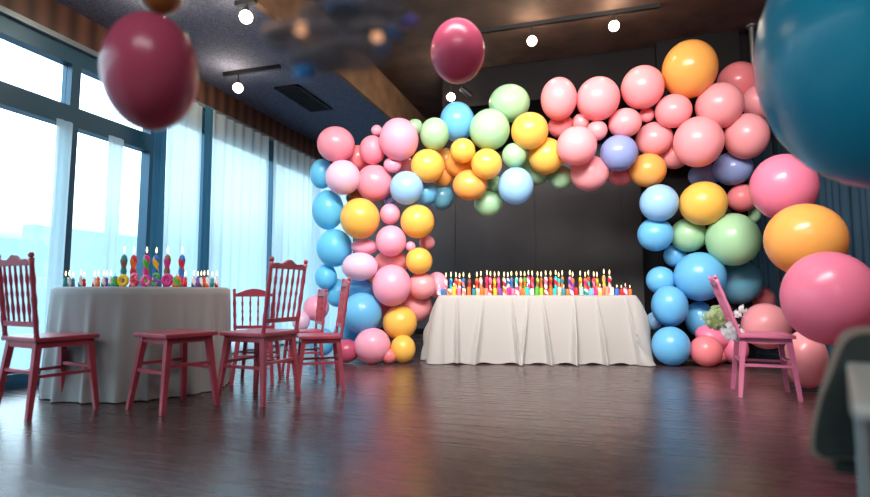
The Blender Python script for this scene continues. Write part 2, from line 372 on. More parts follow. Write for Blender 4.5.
# px, py, rx, ry, colour, layer (0 front .. 3 back), label
ARCH = [
 (336, 144.5, 19, 18, 'LC', 0, 'pink balloon at the top left corner of the arch'),
 (343, 177.5, 17.7, 17.5, 'WP', 0, 'pale lilac balloon under the top left corner balloon of the arch'),
 (358, 158, 13, 13, 'RP', 2, 'deep coral balloon half hidden right of the top left corner balloon'),
 (372.4, 150, 13, 14.6, 'LC', 1, 'small pink balloon between the corner balloon and the large pink one'),
 (376.6, 130.5, 5.5, 5.5, 'LP', 2, 'tiny pink balloon above the left shoulder of the arch'),
 (399, 139.5, 19.7, 21.5, 'LP', 0, 'large light pink balloon on the left shoulder of the arch'),
 (392.5, 165, 9, 8, 'LP', .5, 'very small pink balloon under the large light pink shoulder balloon'),
 (374.6, 183, 18.5, 18.5, 'LC', 1, 'pink balloon right of the pale lilac balloon on the left leg'),
 (405, 168, 11, 11, 'P', 2.2, 'pink balloon hidden behind the light blue balloon of the left shoulder'),
 (406.5, 188, 16.8, 17, 'LB', 0, 'light blue balloon at the inner left corner of the arch'),
 (425, 193, 12, 13, 'B', 2, 'sky blue balloon just behind the inner corner light blue balloon'),
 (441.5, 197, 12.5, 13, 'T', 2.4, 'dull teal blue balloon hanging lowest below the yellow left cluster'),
 (389, 201, 5, 5, 'PW', 2, 'tiny periwinkle balloon left of the inner corner light blue balloon'),
 (427.6, 166, 17, 17, 'Y', .3, 'golden yellow balloon above the inner left corner of the arch'),
 (443, 176, 11, 11, 'O', 1.6, 'orange balloon peeping out right of the inner corner yellow balloon'),
 (445, 160, 13, 12, 'O', 1.9, 'orange balloon hidden between the yellow balloons under the mint one'),
 (434.6, 134, 14.7, 16.4, 'G', .4, 'mint green balloon next to the large light pink shoulder balloon'),
 (415, 127, 8, 8, 'G', 2.6, 'grey green balloon sliver behind the large light pink shoulder balloon'),
 (457, 122, 17.5, 20, 'B', 1.2, 'blue balloon rising on the arch between two mint balloons'),
 (462.8, 150.7, 12.6, 12.6, 'Y', .2, 'small bright yellow balloon below the upper blue balloon'),
 (459, 164, 14, 13, 'O', 1.5, 'orange balloon half hidden under the small bright yellow balloon'),
 (470, 185, 17.5, 15.5, 'O', .9, 'orange balloon at the bottom of the left yellow cluster'),
 (489.6, 129.7, 20.3, 20.8, 'G', .1, 'large pale mint balloon left of the top centre yellow balloon'),
 (509.3, 103.5, 20.6, 19, 'G', 1.4, 'green balloon highest in the middle of the arch'),
 (529.7, 131, 18.8, 18.8, 'Y', .2, 'golden yellow balloon right of the large mint balloons'),
 (546, 156, 18, 18.5, 'Y', 1, 'yellow balloon between the centre yellow balloon and the pinks'),
 (514, 155.4, 12.3, 12.5, 'G', .3, 'small mint balloon above the hanging light blue balloon'),
 (486.6, 164, 15.5, 15.5, 'Y', .6, 'yellow balloon left of the small mint balloon'),
 (495, 184, 9, 8, 'G', 1.8, 'small sea green balloon sliver left of the hanging light blue balloon'),
 (488.4, 203.6, 14.6, 13, 'G', 2, 'muted green balloon hanging lowest in the middle of the arch'),
 (515.8, 186, 17.8, 18.8, 'LB', 0, 'glossy light blue balloon hanging under the middle of the arch'),
 (537, 173, 13, 12, 'G', 2, 'green balloon behind and right of the hanging light blue balloon'),
 (560.8, 177.7, 12, 12, 'G', 2, 'dark green balloon hanging left of the lowest pink balloon'),
 (525, 163, 12, 12, 'G', 2.5, 'green balloon deep behind the two centre yellow balloons'),
 (558.7, 99, 18.2, 21.5, 'P', .2, 'coral pink balloon leftmost of the top pink row'),
 (598, 98.8, 22, 22, 'P', 0, 'coral pink balloon second from left in the top pink row'),
 (642.5, 87.5, 22, 21.8, 'P', 0, 'coral pink balloon touching the big orange top balloon on its left'),
 (689.5, 69.4, 28.5, 29, 'O', .1, 'big orange balloon highest on the right shoulder of the arch'),
 (738, 82, 22, 20, 'RP', 1.5, 'deep coral balloon right of the big orange top balloon'),
 (719.3, 105.7, 25, 23, 'P', .1, 'pink balloon directly below right of the big orange top balloon'),
 (673.4, 111, 19, 17, 'P', .5, 'pink balloon directly below left of the big orange top balloon'),
 (624.8, 123, 17, 14.8, 'P', .3, 'pink balloon under the gap between the top row pink balloons'),
 (646.6, 115, 8, 7, 'P', 1, 'tiny pink balloon between two middle pinks under the top row'),
 (581, 122, 8.8, 8.6, 'P', .7, 'tiny pink balloon below the gap of the two leftmost top pinks'),
 (597, 130.6, 10.6, 10, 'P', .3, 'small pink balloon above the upper periwinkle balloon'),
 (561, 126, 13, 12, 'RP', 1.7, 'deep coral balloon in the shade below the leftmost top pink'),
 (576.7, 145.9, 20.4, 20, 'P', 0, 'pink balloon at the left front of the pink cluster'),
 (589.3, 173.4, 19.5, 18, 'P', 1, 'pink balloon hanging lowest in the pink cluster'),
 (618.7, 153, 19.3, 18, 'PW', .2, 'periwinkle balloon among the pinks, left one of the two largest'),
 (654.3, 139, 19, 17, 'P', 1, 'pink balloon right of the upper periwinkle balloon'),
 (698.3, 142, 26, 25.5, 'P', 0, 'large pink balloon at the inner right corner of the arch'),
 (674.6, 156, 15, 13, 'P', 1.5, 'pink balloon half hidden left under the large corner pink balloon'),
 (647.8, 170.3, 19, 17, 'O', 1.1, 'orange balloon below the pinks at the inner right corner'),
 (620.6, 176, 13, 10, 'RP', 2, 'orange red balloon sliver under the upper periwinkle balloon'),
 (746.4, 136.3, 23.5, 23, 'P', .4, 'pink balloon on the outer right shoulder of the arch'),
 (758, 102, 17, 17, 'P', 1.4, 'pink balloon behind the edge of the huge blurred blue balloon'),
 (732.7, 168.4, 21, 17, 'PW', .8, 'periwinkle balloon between the outer shoulder pink and coral balloon'),
 (703, 176, 17, 13, 'PW', 1.7, 'dim periwinkle balloon under the large corner pink balloon'),
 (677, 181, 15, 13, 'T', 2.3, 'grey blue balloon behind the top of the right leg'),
 (742, 198, 15.5, 14, 'RP', 1.2, 'coral balloon right of the orange balloon on the right leg'),
 (659, 203, 20, 18.6, 'LB', .2, 'light blue balloon topmost at the inner side of the right leg'),
 (703.2, 203.4, 25, 22, 'Y', 0, 'golden balloon at the top of the right leg'),
 (655.4, 234.5, 18.5, 16.8, 'B', .8, 'blue balloon second down the inner side of the right leg'),
 (688.6, 235, 19, 17, 'G', .6, 'green balloon between the blue and the large mint on the right leg'),
 (732.8, 239.6, 28.5, 26.5, 'G', .1, 'large mint balloon on the outer side of the right leg'),
 (752, 215, 9, 9, 'G', 2, 'small green balloon above right of the large mint balloon'),
 (675.3, 256, 12, 11.5, 'B', 1.4, 'small blue balloon under the green balloon of the right leg'),
 (699.6, 276.4, 27, 24.5, 'B', .1, 'largest blue balloon in the middle of the right leg'),
 (737, 281.7, 26, 23, 'T', 1.3, 'dull teal balloon behind the large mint balloon'),
 (660.7, 280.4, 15, 14, 'B', 1, 'blue balloon left of the largest blue balloon on the right leg'),
 (669.6, 306, 19, 20.5, 'B', .2, 'blue balloon with glints above the lowest blue balloon by the table'),
 (699.6, 319, 15.5, 18, 'B', 1.2, 'blue balloon below the largest blue balloon of the right leg'),
 (670.9, 346, 20, 19.5, 'B', 0, 'lowest blue balloon on the floor right of the long table'),
 (654, 321, 8, 9, 'LB', 1.5, 'small pale blue balloon between cloth edge and right leg blues'),
 (706, 351, 17, 15.5, 'RP', .9, 'deep coral balloon on the floor next to the lowest blue one'),
 (712, 337, 18, 11, 'PK', -.6, 'oval pink balloon lying tilted left of the pink chair', R(-22)),
 (719, 355, 10, 8, 'RP', -.3, 'small coral balloon on the floor left of the pink chair legs'),
 (735, 349, 14, 15, 'PK', .3, 'pink balloon standing behind the left legs of the right chair'),
 (766, 326, 26, 23, 'P', -1, 'coral balloon rising behind the seat of the right pink chair'),
 (762, 300, 14, 14, 'RP', 1.8, 'deep coral balloon behind the backrest of the right pink chair'),
 (360, 218.5, 20, 20.5, 'Y', 0, 'large golden balloon on the left leg of the arch'),
 (356, 198, 10, 8, 'TAN', 2.2, 'ochre balloon sliver between the lilac and large golden balloons'),
 (390, 214, 10, 10.5, 'LP', .5, 'small pink balloon between two golden balloons of the left leg'),
 (417.5, 221.5, 17, 17, 'Y', .3, 'golden balloon on the inner side of the left leg'),
 (391, 241, 15.3, 15.6, 'LP', 0, 'light pink balloon below the pair of golden balloons'),
 (410.5, 246.5, 5, 5, 'LP', .2, 'tiny pink balloon above the small yellow balloon of the left leg'),
 (419, 261, 13.5, 13.5, 'Y', .2, 'small yellow balloon on the inner side of the left leg'),
 (427, 242.5, 8, 7, 'P', 2, 'pink balloon sliver at the inner edge of the left leg'),
 (364.4, 247, 14, 8, 'LP', .9, 'narrow pink balloon squeezed under the large golden balloon'),
 (360, 266.7, 18.2, 14.3, 'WP', 0, 'pale pink oval balloon at the outer middle of the left leg'),
 (392, 262, 18, 12, 'P', 1.4, 'pink balloon hidden behind the middle of the left leg'),
 (391.8, 285.4, 19.6, 21, 'LP', 0, 'large light pink balloon in the lower middle of the left leg'),
 (422, 286, 14, 13.5, 'P', 1.3, 'pink balloon right of the lower large light pink one'),
 (437, 285, 11, 13, 'LP', 2, 'pink balloon at the left end of the long table candles'),
 (416, 306, 16, 16, 'P', 1.3, 'pink balloon tucked beside the left side of the long tablecloth'),
 (362, 313, 20.3, 20.6, 'B', .1, 'large blue balloon low on the left leg'),
 (359.6, 289, 15, 11, 'B', 1.2, 'blue balloon behind the pale pink oval balloon'),
 (347, 331, 13, 13, 'C', 1.2, 'blue balloon behind the low large blue balloon of the left leg'),
 (400, 322.5, 17.3, 17, 'Y', .2, 'golden balloon above the lowest yellow balloon'),
 (372.4, 345.5, 18.3, 17.8, 'LP', 0, 'light pink balloon on the floor at the foot of the left leg'),
 (403, 348.8, 12.6, 13.9, 'Y', 0, 'yellow balloon on the floor beside the long tablecloth'),
 (385, 308, 10, 10, 'RP', 1.8, 'deep coral balloon glimpsed in the centre of the left leg'),
 (389, 356, 8, 7.5, 'RP', 1, 'small coral balloon between the two floor balloons of the left leg'),
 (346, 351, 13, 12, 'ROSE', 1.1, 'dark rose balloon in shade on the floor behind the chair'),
 (369.5, 281, 6, 6, 'O', 2, 'tiny orange balloon gap left of the lower light pink one'),
 (322, 174, 12, 15, 'C', 1.8, 'cyan balloon behind the pale lilac balloon by the curtain'),
 (328, 210, 16, 20, 'C', 1.2, 'cyan balloon uppermost in front of the corner curtain'),
 (334.5, 248, 18, 19, 'C', 1, 'cyan balloon in the middle in front of the corner curtain'),
 (326, 277, 11, 13, 'C', 1.6, 'small bright cyan balloon above the right backrest of the chairs'),
 (338, 293, 13, 14, 'C', 2, 'cyan balloon behind the leaning chair backrest'),
 (316, 308, 13, 13, 'LP', 2, 'pale pink balloon behind the slatted chair backs'),
 (301, 321, 9, 10, 'WP', 1.4, 'small pale pink balloon between the two chairs'),
 (322, 342, 13, 14, 'C', 2, 'cyan balloon near the floor under the chair seat'),
]
def base_depth(px): return 5.95 + (.1 if px < 345 else 0)
pts = []
for b in ARCH:
    d = base_depth(b[0]) + b[5] * .17
    pts.append([b[0], b[1], b[2], b[3], d, d])
def wpos(p): return at(p[0], p[1], p[4]), (p[2] + p[3]) / 2 * p[4] / FPX
for it in range(60):
    for i in range(len(pts)):
        for j in range(i + 1, len(pts)):
            a, b = pts[i], pts[j]
            pa, ra = wpos(a); pb, rb = wpos(b); dist = (pa - pb).length; want = (ra + rb) * .9
            if dist < want and dist > 1e-6:
                push = min((want - dist) * .25, .03)
                fr, bk = (a, b) if (a[5], i) < (b[5], j) else (b, a)
                fr[4] = max(fr[4] - push, fr[5] - .3); bk[4] = min(bk[4] + push, bk[5] + .4)
for i, (b, p) in enumerate(zip(ARCH, pts)):
    d = p[4]
    for _ in range(200):
        c = at(b[0], b[1], d)
        if c.z - b[3] * d / FPX * 1.0 < .0: d -= .02
        else: break
    place_balloon(b[0], b[1], b[2], b[3], b[4], d, b[6], tilt=b[7] if len(b) > 7 else 0, group=AG, seed=i)
# loose / nearer balloons
place_balloon(783.3, 187, 35.5, 33, 'PK', 4.9, 'large pink balloon under the huge blue one at the right', seed=201, group='large balloons trailing off the arch at the right')
place_balloon(804.8, 240, 43.5, 36.5, 'O', 4.35, 'large orange balloon between the two large pink ones at the right', seed=202, group='large balloons trailing off the arch at the right')
place_balloon(829, 298, 52, 47, 'PK', 3.5, 'largest pink balloon at the right edge, above the dark foreground chair', seed=203, group='large balloons trailing off the arch at the right')
place_balloon(806, 359, 23, 29, 'P', 4.28, 'coral balloon resting on the floor right of the right pink chair', seed=204, group='large balloons trailing off the arch at the right')
place_balloon(892, 49, 157, 147, 'TEAL', 1.75, 'huge blurred blue balloon filling the top right corner', seed=205)
place_balloon(151, 73, 50, 59, 'ROSE', 1.55, 'blurred dark rose balloon floating close at the upper left', seed=212)
place_balloon(457.5, 51.5, 27, 32, 'ROSE', 3.0, 'single pink balloon floating below the ceiling left of centre', seed=207)
place_balloon(160, -7, 23, 23, 'TAN', 1.9, 'blurred amber balloon cut off by the top edge at the left', seed=208)

# ------------------------------------------------------------------ long table and cloth
def cloth_rect(hx, hy, zt, flare, folds, seed, rc=.05, zb=.012):
    rnd = random.Random(seed); bm = bmesh.new(); per = []
    # perimeter with rounded corners
    def corner(cx, cy, a0):
        return [(cx + rc * math.cos(R(a0 + k * 15)), cy + rc * math.sin(R(a0 + k * 15)), math.cos(R(a0 + k * 15)), math.sin(R(a0 + k * 15)), 1 - abs(k - 3) / 3 * .6) for k in range(7)]
    def side(p, q, n, nx, ny): return [(p[0] + (q[0] - p[0]) * k / n, p[1] + (q[1] - p[1]) * k / n, nx, ny, 0) for k in range(1, n)]
    nx_, ny_ = int(hx * 2 / .012), int(hy * 2 / .02)
    per += corner(hx - rc, hy - rc, 0) + side((hx - rc, hy), (-hx + rc, hy), nx_, 0, 1)
    per += corner(-hx + rc, hy - rc, 90) + side((-hx, hy - rc), (-hx, -hy + rc), ny_, -1, 0)
    per += corner(-hx + rc, -hy + rc, 180) + side((-hx + rc, -hy), (hx - rc, -hy), nx_, 0, -1)
    per += corner(hx - rc, -hy + rc, 270) + side((hx, -hy + rc), (hx, hy - rc), ny_, 1, 0)
    s = 0; ss = []
    for i, p in enumerate(per):
        if i: s += math.hypot(p[0] - per[i - 1][0], p[1] - per[i - 1][1])
        ss.append(s)
    L = s; fold = []; q = rnd.uniform(0, .1)
    while q < L: fold.append((q, rnd.uniform(.6, 1.25), rnd.uniform(.012, .03), rnd.uniform(-.12, .12))); q += rnd.uniform(*folds)
    K = 18; cols = []
    for (x, y, nx, ny, c), s in zip(per, ss):
        col = []
        for j in range(K + 1):
            t = j / K; z = zt + (zb - zt) * t
            d = 0
            for (q, a, w, lean) in fold:
                e_ = (s - q - lean * t); ww = w * (.55 + .75 * t); d += a * math.exp(-(e_ / ww) ** 2)
            out = flare * (t ** .6) + (.1 * d) * min(1, t * 1.8) + c * .07 * t ** .7
            z += .012 * math.sin(s * 21) * (t > .97)
            if j == 0: out = 0; z = zt
            tx, ty = -ny, nx
            col.append(bm.verts.new((x + nx * out, y + ny * out, max(z, .006))))
        cols.append(col)
    n = len(cols)
    for i in range(n):
        a, b = cols[i], cols[(i + 1) % n]
        for j in range(K): bm.faces.new((a[j], b[j], b[j + 1], a[j + 1])) 
    bm.faces.new([c[0] for c in cols])
    bmesh.ops.recalc_face_normals(bm, faces=bm.faces)
    return bm
LTc = hz((532.5 - 435) / FPX * 6.25, 6.25); LTr = YAW * .9; HX = 1.12; HY = .32
def table_frame(name, label, loc, rz, hx, hy, zt, round_=False):
    t_ = empty(name, loc, label, 'table', None, rz)
    if round_: obj('tabletop', lathe([(0, zt - .03), (hx, zt - .03), (hx, zt), (0, zt)], 48), M['wood_dark'], t_)
    else: obj('tabletop', bx(-hx, hx, -hy, hy, zt - .03, zt), M['wood_dark'], t_)
    k = .6 if round_ else .93
    for sx in (-1, 1):
        for sy in (-1, 1):
            bm = bmesh.new(); bar(bm, (sx * hx * k, sy * hy * (k if round_ else .85), 0), (sx * hx * k, sy * hy * (k if round_ else .85), zt - .03), .02); obj('leg', bm, M['wood_dark'], t_)
    return t_
table_frame('long_table', 'long banquet table hidden under a white cloth below the arch', LTc, LTr, HX - .01, HY - .01, .755)
cl = obj('tablecloth', cloth_rect(HX, HY, .762, .11, (.1, .38), 5), M['cloth'], smooth=True); cl.location = LTc; cl.rotation_euler = (0, 0, LTr)
tag(cl, 'white floor length tablecloth draped over the long table under the arch', 'tablecloth')

RTx = (148 - 435) / FPX * 4.5; RTc = hz(RTx, 4.5); RR = .67
def cloth_round(r, zt, flare, seed):
    rnd = random.Random(seed); bm = bmesh.new(); N = 420; K = 16; fold = []; q = 0
    while q < 6.28: fold.append((q, rnd.uniform(.5, 1.2), rnd.uniform(.04, .08))); q += rnd.uniform(.16, .36)
    cols = []
    for i in range(N):
        a = 2 * math.pi * i / N; col = []
        d = 0
        for (q, am, w) in fold:
            e_ = (a - q + math.pi) % (2 * math.pi) - math.pi; d += am * math.exp(-(e_ / w) ** 2)
        for j in range(K + 1):
            t = j / K
            if t < .08: rr = r - .03 + .03 * math.sin(t / .08 * math.pi / 2); z = zt - .03 * (1 - math.cos(t / .08 * math.pi / 2))
            else:
                tt = (t - .08) / .92; rr = r + flare * tt + .045 * (d - .6) * min(1, tt * 1.4); z = (zt - .03) * (1 - tt) + .008 * tt
            col.append(bm.verts.new((rr * math.cos(a), rr * math.sin(a), z)))
        cols.append(col)
    for i in range(N):
        a, b = cols[i], cols[(i + 1) % N]
        for j in range(K): bm.faces.new((a[j], a[j + 1], b[j + 1], b[j]))
    bm.faces.new([c[0] for c in cols]); bmesh.ops.recalc_face_normals(bm, faces=bm.faces); return bm
table_frame('round_table', 'round banquet table hidden under a grey white cloth by the windows', RTc, 0, RR - .06, RR - .06, .833, True)
cl = obj('tablecloth', cloth_round(RR, .84, .03, 3), M['cloth2'], smooth=True); cl.location = RTc
tag(cl, 'grey white tablecloth hanging to the floor around the round table', 'tablecloth')

# ------------------------------------------------------------------ candles
CN = {'red': 'd8262e', 'orange': 'f0702a', 'yellow': 'f2c62c', 'green': '4fae3a', 'turquoise': '2fc0bc', 'blue': '2f6cc0', 'light blue': '6fb4e8', 'purple': '7a48a8', 'magenta': 'd42a80',
      'pink': 'f07aa0', 'salmon': 'f09078', 'white': 'f0e8dc', 'peach': 'f4b890', 'lilac': 'b0a4cc', 'teal': '248a92', 'slate': '566a8c', 'mint': 'a0dcc0', 'lime': 'a8d030', 'brown': '8a5a40'}
CM = {}
def cmat(c1, c2):
    k = (c1, c2)
    if k in CM: return CM[k]
    m = mat('wax %s %s' % k, CN[c1], .35, spec=.5); CM[k] = m
    if c1 == c2: return m
    t = m.node_tree; b = t.nodes['Principled BSDF']; tc = t.nodes.new('ShaderNodeTexCoord'); s = t.nodes.new('ShaderNodeSeparateXYZ')
    at2 = t.nodes.new('ShaderNodeMath'); at2.operation = 'ARCTAN2'; mz = t.nodes.new('ShaderNodeMath'); mz.operation = 'MULTIPLY_ADD'; mz.inputs[1].default_value = 60
    sn = t.nodes.new('ShaderNodeMath'); sn.operation = 'SINE'; gt = t.nodes.new('ShaderNodeMath'); gt.operation = 'GREATER_THAN'; gt.inputs[1].default_value = 0.1
    mx = t.nodes.new('ShaderNodeMix'); mx.data_type = 'RGBA'; mx.inputs[6].default_value = lin(CN[c1]); mx.inputs[7].default_value = lin(CN[c2])
    L = t.links.new
    L(tc.outputs['Object'], s.inputs[0]); L(s.outputs['Y'], at2.inputs[0]); L(s.outputs['X'], at2.inputs[1]); L(s.outputs['Z'], mz.inputs[0]); L(at2.outputs[0], mz.inputs[2])
    L(mz.outputs[0], sn.inputs[0]); L(sn.outputs[0], gt.inputs[0]); L(gt.outputs[0], mx.inputs[0]); L(mx.outputs[2], b.inputs['Base Color'])
    return m
def me_of(bm, m, smooth=True):
    o = obj('x', bm, m, smooth=smooth); me = o.data; bpy.data.objects.remove(o); return me
ball = lambda r, z, n=5: [(r * math.sin(math.pi * (k + .5) / n), z - r * math.cos(math.pi * (k + .5) / n)) for k in range(n)]
ME_TALL = me_of(lathe([(0, 0), (.021, 0), (.021, .012), (.016, .02), (.018, .06), (.014, .07), (.019, .1), (.013, .125)] + [(.019, .15), (.021, .17), (.015, .195), (.008, .203), (0, .204)], 14), M['wick'])
ME_LOW = me_of(lathe([(0, 0), (.024, 0), (.025, .006), (.025, .085), (.022, .092), (0, .09)], 14), M['wick'])
ME_SMALL = me_of(lathe([(0, 0), (.012, 0), (.013, .03), (.009, .034), (.012, .05), (.007, .06), (0, .061)], 12), M['wick'])
ME_FL = me_of(lathe([(0, -.03)] + [(.009 * math.sin(math.pi * t) ** .8 * (1 - .35 * t), -.03 + .062 * t) for t in (.1, .25, .4, .55, .7, .85)] + [(0, .034)], 8), M['flame'])
ME_WK = me_of(lathe([(0, -.012), (.0018, -.012), (.0015, .012), (0, .012)], 6), M['wick'])
def part(name, me, parent, loc, sc=1.0):
    o = bpy.data.objects.new(name, me); COL.objects.link(o); o.parent = parent; o.location = loc; o.scale = (sc, sc, sc); return o
def candle(me, top, loc, c1, c2, label, group, sc=(1, 1), flame=True, fs=1.0, rz=0):
    t_ = empty('candle', loc, label, 'candle', group, rz); 
    b = bpy.data.objects.new('wax_body', me); COL.objects.link(b); b.parent = t_; b.scale = (sc[0], sc[0], sc[1])
    b.material_slots[0].link = 'OBJECT'; b.material_slots[0].material = cmat(c1, c2)
    z = top * sc[1]
    wk = part('wick', ME_WK, t_, (0, 0, z + .008))
    if flame: part('flame', ME_FL, wk, (0, 0, .004 + .03 * fs), fs)
    return t_
ltM = Matrix.Translation(LTc) @ Matrix.Rotation(LTr, 4, 'Z')
def on_long(px, yl):
    """point on the long table top seen at column px, on the row yl behind the table centre line"""
    inv = ltM.inverted(); o = inv @ C0; d = inv.to_3x3() @ ray(px, 292); tt = (yl - o.y) / d.y; p = o + d * tt
    w = ltM @ Vector((p.x, yl, 0)); w.z = .763; return w
TX = [446, 451, 456, 459.6, 463.5, 469.5, 477, 481, 487, 490.6, 494.8, 498.8, 504.3, 508, 511.6, 516.7, 521, 524.8, 528.7, 532.5, 537.8, 541.5, 546, 550.9, 556, 559, 562.6, 570.2, 573, 580.6, 585.6, 588.8, 594.2, 597.4, 604.3, 610]
TCc = [('white', 'pink'), ('blue', 'turquoise'), ('red', 'peach'), ('orange', 'white'), ('blue', 'salmon'), ('red', 'brown'), ('orange', 'red'), ('salmon', 'white'), ('red', 'magenta'), ('pink', 'red'),
       ('orange', 'yellow'), ('magenta', 'pink'), ('red', 'white'), ('blue', 'white'), ('slate', 'blue'), ('turquoise', 'white'), ('peach', 'orange'), ('orange', 'green'), ('magenta', 'white'), ('red', 'pink'),
       ('brown', 'lime'), ('orange', 'brown'), ('pink', 'white'), ('red', 'orange'), ('turquoise', 'red'), ('salmon', 'turquoise'), ('teal', 'orange'), ('purple', 'pink'), ('orange', 'purple'), ('orange', 'yellow'),
       ('magenta', 'orange'), ('red', 'turquoise'), ('pink', 'red'), ('orange', 'lime'), ('yellow', 'salmon'), ('red', 'white')]
LXc = [(439, 'lilac'), (442.2, 'blue'), (445, 'slate'), (449.6, 'orange'), (454, 'yellow'), (459, 'pink'), (464, 'salmon'), (469, 'orange'), (474, 'teal'), (478, 'peach'), (482, 'orange'), (486, 'salmon'),
       (490.2, 'red'), (495, 'yellow'), (500, 'purple'), (504.6, 'orange'), (509, 'magenta'), (513, 'pink'), (517.5, 'magenta'), (522.4, 'orange'), (527.5, 'turquoise'), (532, 'white'), (537, 'green'), (541.4, 'lime'),
       (546.4, 'red'), (550.9, 'orange'), (554.8, 'turquoise'), (559.6, 'peach'), (563.8, 'teal'), (567.8, 'orange'), (571.8, 'purple'), (576.2, 'red'), (581.5, 'mint'), (586, 'teal'), (591.6, 'light blue'),
       (596.2, 'magenta'), (600, 'yellow'), (603.2, 'orange'), (607.2, 'salmon'), (612, 'white'), (617, 'blue'), (621.5, 'red'), (625.6, 'magenta'), (630, 'orange')]
secs = ['at the left end of', 'left of centre on', 'just left of the middle of', 'just right of the middle of', 'right of centre on', 'at the right end of']
def sec(px): return secs[min(5, int((px - 436) / 33))]
used = {}
def uniq(lab, alt):
    if lab in used: lab = alt
    used[lab] = 1; return lab
def pairn(c): return c[0] if c[0] == c[1] else c[0] + ' and ' + c[1]
rnd = random.Random(11)
for i, (px, c) in enumerate(zip(TX, TCc)):
    if i == 0: nb = 'first in its row'
    elif i == len(TX) - 1: nb = 'last and tallest in its row'
    else: nb = 'right after the %s one' % pairn(TCc[i - 1])
    lab = 'tall lit %s candle %s, long table' % (pairn(c), nb)
    lab = uniq(lab, 'tall lit %s candle %s the long table' % (pairn(c), sec(px)))
    s = (1.0 + .10 * rnd.random()) * (1.08 if i >= 34 else (.93 if i < 6 else 1))
    candle(ME_TALL, .204, on_long(px, (-.04, .03)[i % 2]), c[0], c[1], lab, 'tall candles on the long table', (1.05, s), fs=1.0, rz=rnd.random() * 6)
for i, (px, c) in enumerate(LXc):
    if i == 0: nb = 'at the very left end'
    elif i == len(LXc) - 1: nb = 'at the very right end'
    else: nb = 'between %s and %s ones' % (LXc[i - 1][1], LXc[i + 1][1])
    lab = 'low stubby %s candle %s, long table front row' % (c, nb)
    lab = uniq(lab, 'low stubby %s candle %s the long table front row' % (c, sec(px)))
    c2 = c if i % 3 else 'white'
    s = .78 + .3 * rnd.random()
    candle(ME_LOW, .09, on_long(px, -.17 + .02 * (i % 2)), c, c2, lab, 'low candles in the front row of the long table', (.92, s), flame=(px > 613 or i % 4 == 0), fs=.6, rz=rnd.random() * 6)
# round table
def on_round(px, dz):
    zc = 4.5 + dz; v = hz((px - 435) / FPX * zc, zc, .841); return v
RT = [(123.5, 'teal', 'brown', 'leftmost of the six tall candles on the round table'), (133.2, 'red', 'orange', 'second from left of the six tall round table candles'),
      (146, 'magenta', 'green', 'third from left of the six tall round table candles'), (155.7, 'blue', 'yellow', 'fourth from left of the six tall round table candles'),
      (167, 'brown', 'magenta', 'fifth from left of the six tall round table candles'), (181.5, 'blue', 'red', 'rightmost of the six tall candles on the round table')]
for i, (px, a, b, l) in enumerate(RT):
    candle(ME_TALL, .204, on_round(px, -.05 + .03 * (i % 2)), a, b, '%s and %s, %s' % (a, b, l), 'tall candles on the round table', (1.35, 1.36), fs=.95)
SM = [(66, 'teal'), (69.5, 'blue'), (73.5, 'slate'), (81, 'blue'), (84.5, 'red'), (95, 'red'), (98.5, 'orange'), (104, 'blue'), (107, 'purple'), (111, 'teal'), (185.7, 'red'), (194, 'blue'), (198, 'purple'), (201.5, 'slate'), (204.5, 'red'), (208, 'orange'), (212.5, 'teal'), (217, 'red')]
for i, (px, c) in enumerate(SM):
    side = 'left' if px < 115 else 'right'
    nb = SM[i - 1][1] if i else None
    lab = 'small lit %s candle %s on the %s of the round table' % (c, ('after the %s one' % nb) if nb else 'at the far left', side)
    lab = uniq(lab, lab.replace('small lit', 'short flickering'))
    candle(ME_SMALL, .061, on_round(px, -.12 + .05 * (i % 3)), c, 'white' if i % 2 else c, lab, 'small candles on the round table', (1.35, 1.15 + .3 * rnd.random()), fs=.75)
# chunky ring and figure candles in front
def figure(px, c1, c2, kind, label, s=1.0):
    loc = on_round(px, -.22); t_ = empty('figure_candle', loc, label, 'candle', 'chunky figure candles on the round table', YAW)
    bm = bmesh.new(); R0, r0 = .036 * s, .017 * s
    def torus(cz, RR_, rr, kx=1.0):
        n, m = 24, 10; vs = [[bm.verts.new(((RR_ + rr * math.cos(2 * math.pi * j / m)) * math.cos(2 * math.pi * i / n) * kx, rr * math.sin(2 * math.pi * j / m) * 1.1, cz + (RR_ + rr * math.cos(2 * math.pi * j / m)) * math.sin(2 * math.pi * i / n))) for j in range(m)] for i in range(n)]
        for i in range(n):
            for j in range(m): bm.faces.new((vs[i][j], vs[(i + 1) % n][j], vs[(i + 1) % n][(j + 1) % m], vs[i][(j + 1) % m]))
    if kind == 'ring': torus(R0 + r0, R0, r0, .9); top = 2 * (R0 + r0)
    elif kind == 'two': torus(.6 * R0 + r0, .62 * R0, r0 * .9); torus(1.6 * R0 + 2.1 * r0, .5 * R0, r0 * .8); top = 2.1 * R0 + 2.9 * r0
    else:
        lathe([(0, 0), (R0, 0), (R0 * 1.15, .02), (R0 * .8, .04), (R0 * 1.05, .06), (R0 * .6, .085), (0, .095)], 16, bm); top = .095
    b = obj('wax_body', bm, cmat(c1, c2), t_, True)
    part('wick', ME_WK, t_, (0, 0, top + .006)); return t_
figure(115.5, 'teal', 'green', 'knob', 'chunky teal green candle left of the yellow ring candle', .8)
figure(123.5, 'yellow', 'yellow', 'ring', 'chunky yellow ring shaped candle on the round table', 1)
figure(135, 'pink', 'red', 'two', 'chunky pink and red double looped candle beside the yellow ring', .95)
figure(146.5, 'magenta', 'pink', 'ring', 'chunky pink ring shaped candle in the centre of the round table', .95)
figure(156.5, 'green', 'purple', 'two', 'chunky green and purple looped candle between two pink ones', .95)
figure(168, 'magenta', 'magenta', 'ring', 'chunky magenta ring shaped candle right of the green one', 1.05)
figure(177, 'orange', 'green', 'knob', 'chunky orange and green candle at the foot of the rightmost tall candle', .85)

